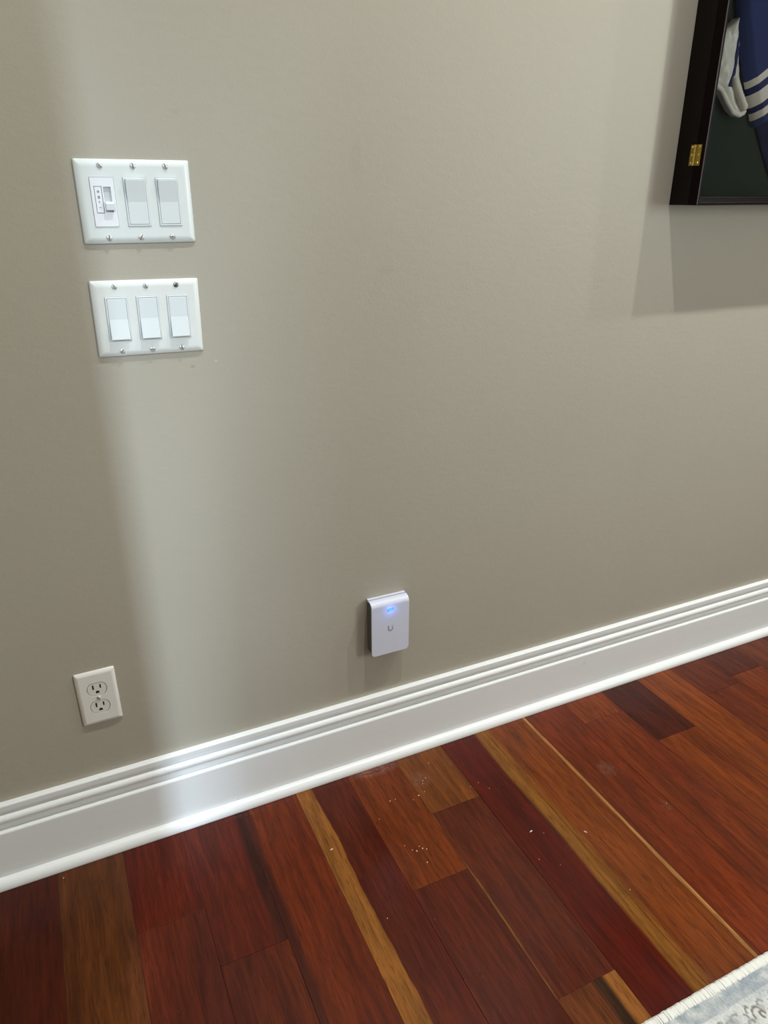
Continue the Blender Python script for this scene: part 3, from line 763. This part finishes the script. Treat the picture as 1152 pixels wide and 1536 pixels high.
for j in range(len(gy)-1):
    for i in range(nx-1): k = j*nx+i; F.append((k, k+nx, k+nx+1, k+1))
n0 = len(V)   # skirt down to the floor
per = [i for i in range(nx)]+[j*nx+nx-1 for j in range(1, len(gy))]+[(len(gy)-1)*nx+i for i in range(nx-2, -1, -1)]+[j*nx for j in range(len(gy)-2, 0, -1)]
for i in per: V.append((V[i][0], V[i][1], 0.0004)); COL.append(COL[i])
for i in range(len(per)): j = (i+1) % len(per); F.append((per[i], per[j], n0+j, n0+i))
mt, nt, bs = base_mat('rug_pile'); at = nt.nodes.new('ShaderNodeAttribute'); at.attribute_name = 'pile'
tc = nt.nodes.new('ShaderNodeTexCoord'); f = noise_tex(nt, tc.outputs['Object'], (900, 900, 900))
nt.links.new(mixc(nt, 1.0, at.outputs['Color'], mixc(nt, f, (0.8, 0.8, 0.8, 1), (1.15, 1.15, 1.15, 1)), 'MULTIPLY'), bs.inputs['Base Color'])
bs.inputs['Roughness'].default_value = 0.95; bs.inputs['Specular IOR Level'].default_value = 0.1; bump(nt, bs, f, 0.6, 0.001)
po_ = obj('pile', (V, F), mt, rug, smooth=True); ca = po_.data.color_attributes.new('pile', 'FLOAT_COLOR', 'POINT')
for i, c in enumerate(COL): ca.data[i].color = (*c, 1)
# stitched edge: a row of whip stitches wrapped over the border
M_bind = plain('white_edge_yarn', lin(246, 244, 238), 0.9, var=0.06, scale=500, spec=0.1)
V, F = [], []
x = RX0; k = 0
while x < RX1-0.002:
    wd = (0.0022+random.uniform(-0.0004, 0.0006)) if 0.6 < x < 1.08 else 0.004
    jo, ji, jz = random.uniform(-0.0007, 0.0009), random.uniform(-0.0012, 0.0012), random.uniform(-0.0003, 0.0003)
    sh_ = random.uniform(-0.0006, 0.0010)
    secs = [(0.0005+jo, 0.0004), (0.0012+jo, 0.0045), (0.0000+jo*0.6, 0.0078+jz), (-0.0045, 0.0100+jz), (-0.0110, 0.0102+jz), (-0.0165+ji, 0.0088)]
    b0 = len(V)
    for q, (yy, zz) in enumerate(secs):
        s = sh_*q/5
        for t, dz in ((0.07, -0.0020), (0.30, 0.0), (0.68, 0.0), (0.91, -0.0020)): V.append((x+wd*t+s-RX0, yy, zz+dz if q else zz))
    for q in range(len(secs)-1):
        for t in range(3): a = b0+q*4+t; F.append((a, a+1, a+5, a+4))
    x += wd; k += 1
eb = obj('stitched_edge', (V, F), M_bind, rug, smooth=True, label='white whip-stitched edge'); eb['kind'] = 'stuff'
obj('edge_core', nb(0.0, RX1-RX0, -0.0160, -0.0006, 0.0004, 0.0078), plain('edge_core_yarn', lin(110, 104, 94), 0.95), rug)

# ------------------------------------------------------------------ crumbs on the floor
def chip(x, y, a, b, c, ang, mat, label, group=None, name='wood_crumb'):
    bm = bmesh.new(); bmesh.ops.create_icosphere(bm, subdivisions=1, radius=1.0)
    for v in bm.verts: v.co *= 1+random.uniform(-0.25, 0.2)
    k_ = 0.78 if name == 'wood_crumb' else 1.0
    bmesh.ops.scale(bm, vec=(a*k_, b*k_, c*k_), verts=bm.verts[:]); bmesh.ops.rotate(bm, cent=(0, 0, 0), matrix=Matrix.Rotation(R(ang), 3, 'Z'), verts=bm.verts[:])
    zmin = min(v.co.z for v in bm.verts); bmesh.ops.translate(bm, vec=(0, 0, -zmin), verts=bm.verts[:])
    o = obj(name, bm, mat, loc=(x, y, 0.0001)); o['label'] = label; o['category'] = 'crumb'
    if group: o['group'] = group
chip(0.7493, -0.3376, 0.0045, 0.0012, 0.0010, 12, M_chipw, 'white sliver lying on the dark red floor plank', name='paint_sliver')
chip(0.8493, -0.3862, 0.0040, 0.0010, 0.0009, -62, M_chipw, 'thin pale splinter on the brown plank beside a dark red one', name='wood_splinter')
chip(0.3580, -0.2064, 0.0040, 0.0014, 0.0012, 10, M_chip, 'pale splinter lying on the tan strip in the floor', name='wood_splinter')
G1 = 'pale crumbs on the orange plank'
for (x, y) in ((0.5321, -0.2860), (0.5256, -0.2811), (0.5218, -0.2739), (0.4957, -0.2599), (0.5182, -0.3147), (0.5050, -0.2760), (0.478, -0.1759), (0.5198, -0.1405), (0.5327, -0.1403), (0.512, -0.282), (0.5832, -0.1532), (0.5673, -0.1585)):
    s = random.uniform(0.0008, 0.0017); chip(x, y, s*random.uniform(1, 1.7), s, s*0.8, random.uniform(0, 180), M_chip, 'tiny pale crumb on the short orange floor plank by the wall', G1)
G2 = 'pale crumbs on the tan plank'
for (x, y) in ((0.6504, -0.0743), (0.7005, -0.1778), (0.622, -0.112), (0.6080, -0.1250), (0.600, -0.148), (0.612, -0.118)):
    s = random.uniform(0.0008, 0.0015); chip(x, y, s*1.3, s, s*0.8, random.uniform(0, 180), M_chip, 'tiny pale crumb on the short tan floor plank by the wall', G2)
G3 = 'pale crumbs on the dark red plank'
for (x, y) in ((0.722, -0.175), (0.735, -0.2), (0.7700, -0.352), (0.722, -0.402), (0.752, -0.43)):
    s = random.uniform(0.0006, 0.0011); chip(x, y, s*1.3, s, s*0.8, random.uniform(0, 180), M_chip, 'tiny pale crumb on the long dark red floor plank', G3)
chip(-0.1328, -0.0500, 0.0016, 0.0012, 0.001, 20, M_chip, 'small pale crumb at the foot of the baseboard below the outlet')
chip(0.3951, -0.3910, 0.0014, 0.0012, 0.001, 50, M_chip, 'single pale crumb at the right edge of the tan floor strip')
chip(0.8364, -0.5314, 0.0015, 0.0010, 0.0009, 40, M_chip, 'pale crumb on the ochre streak near the rug')
chip(1.0589, -0.3988, 0.0012, 0.0010, 0.0008, 10, M_chip, 'pale crumb on the wide red-brown plank right of the thin light line')
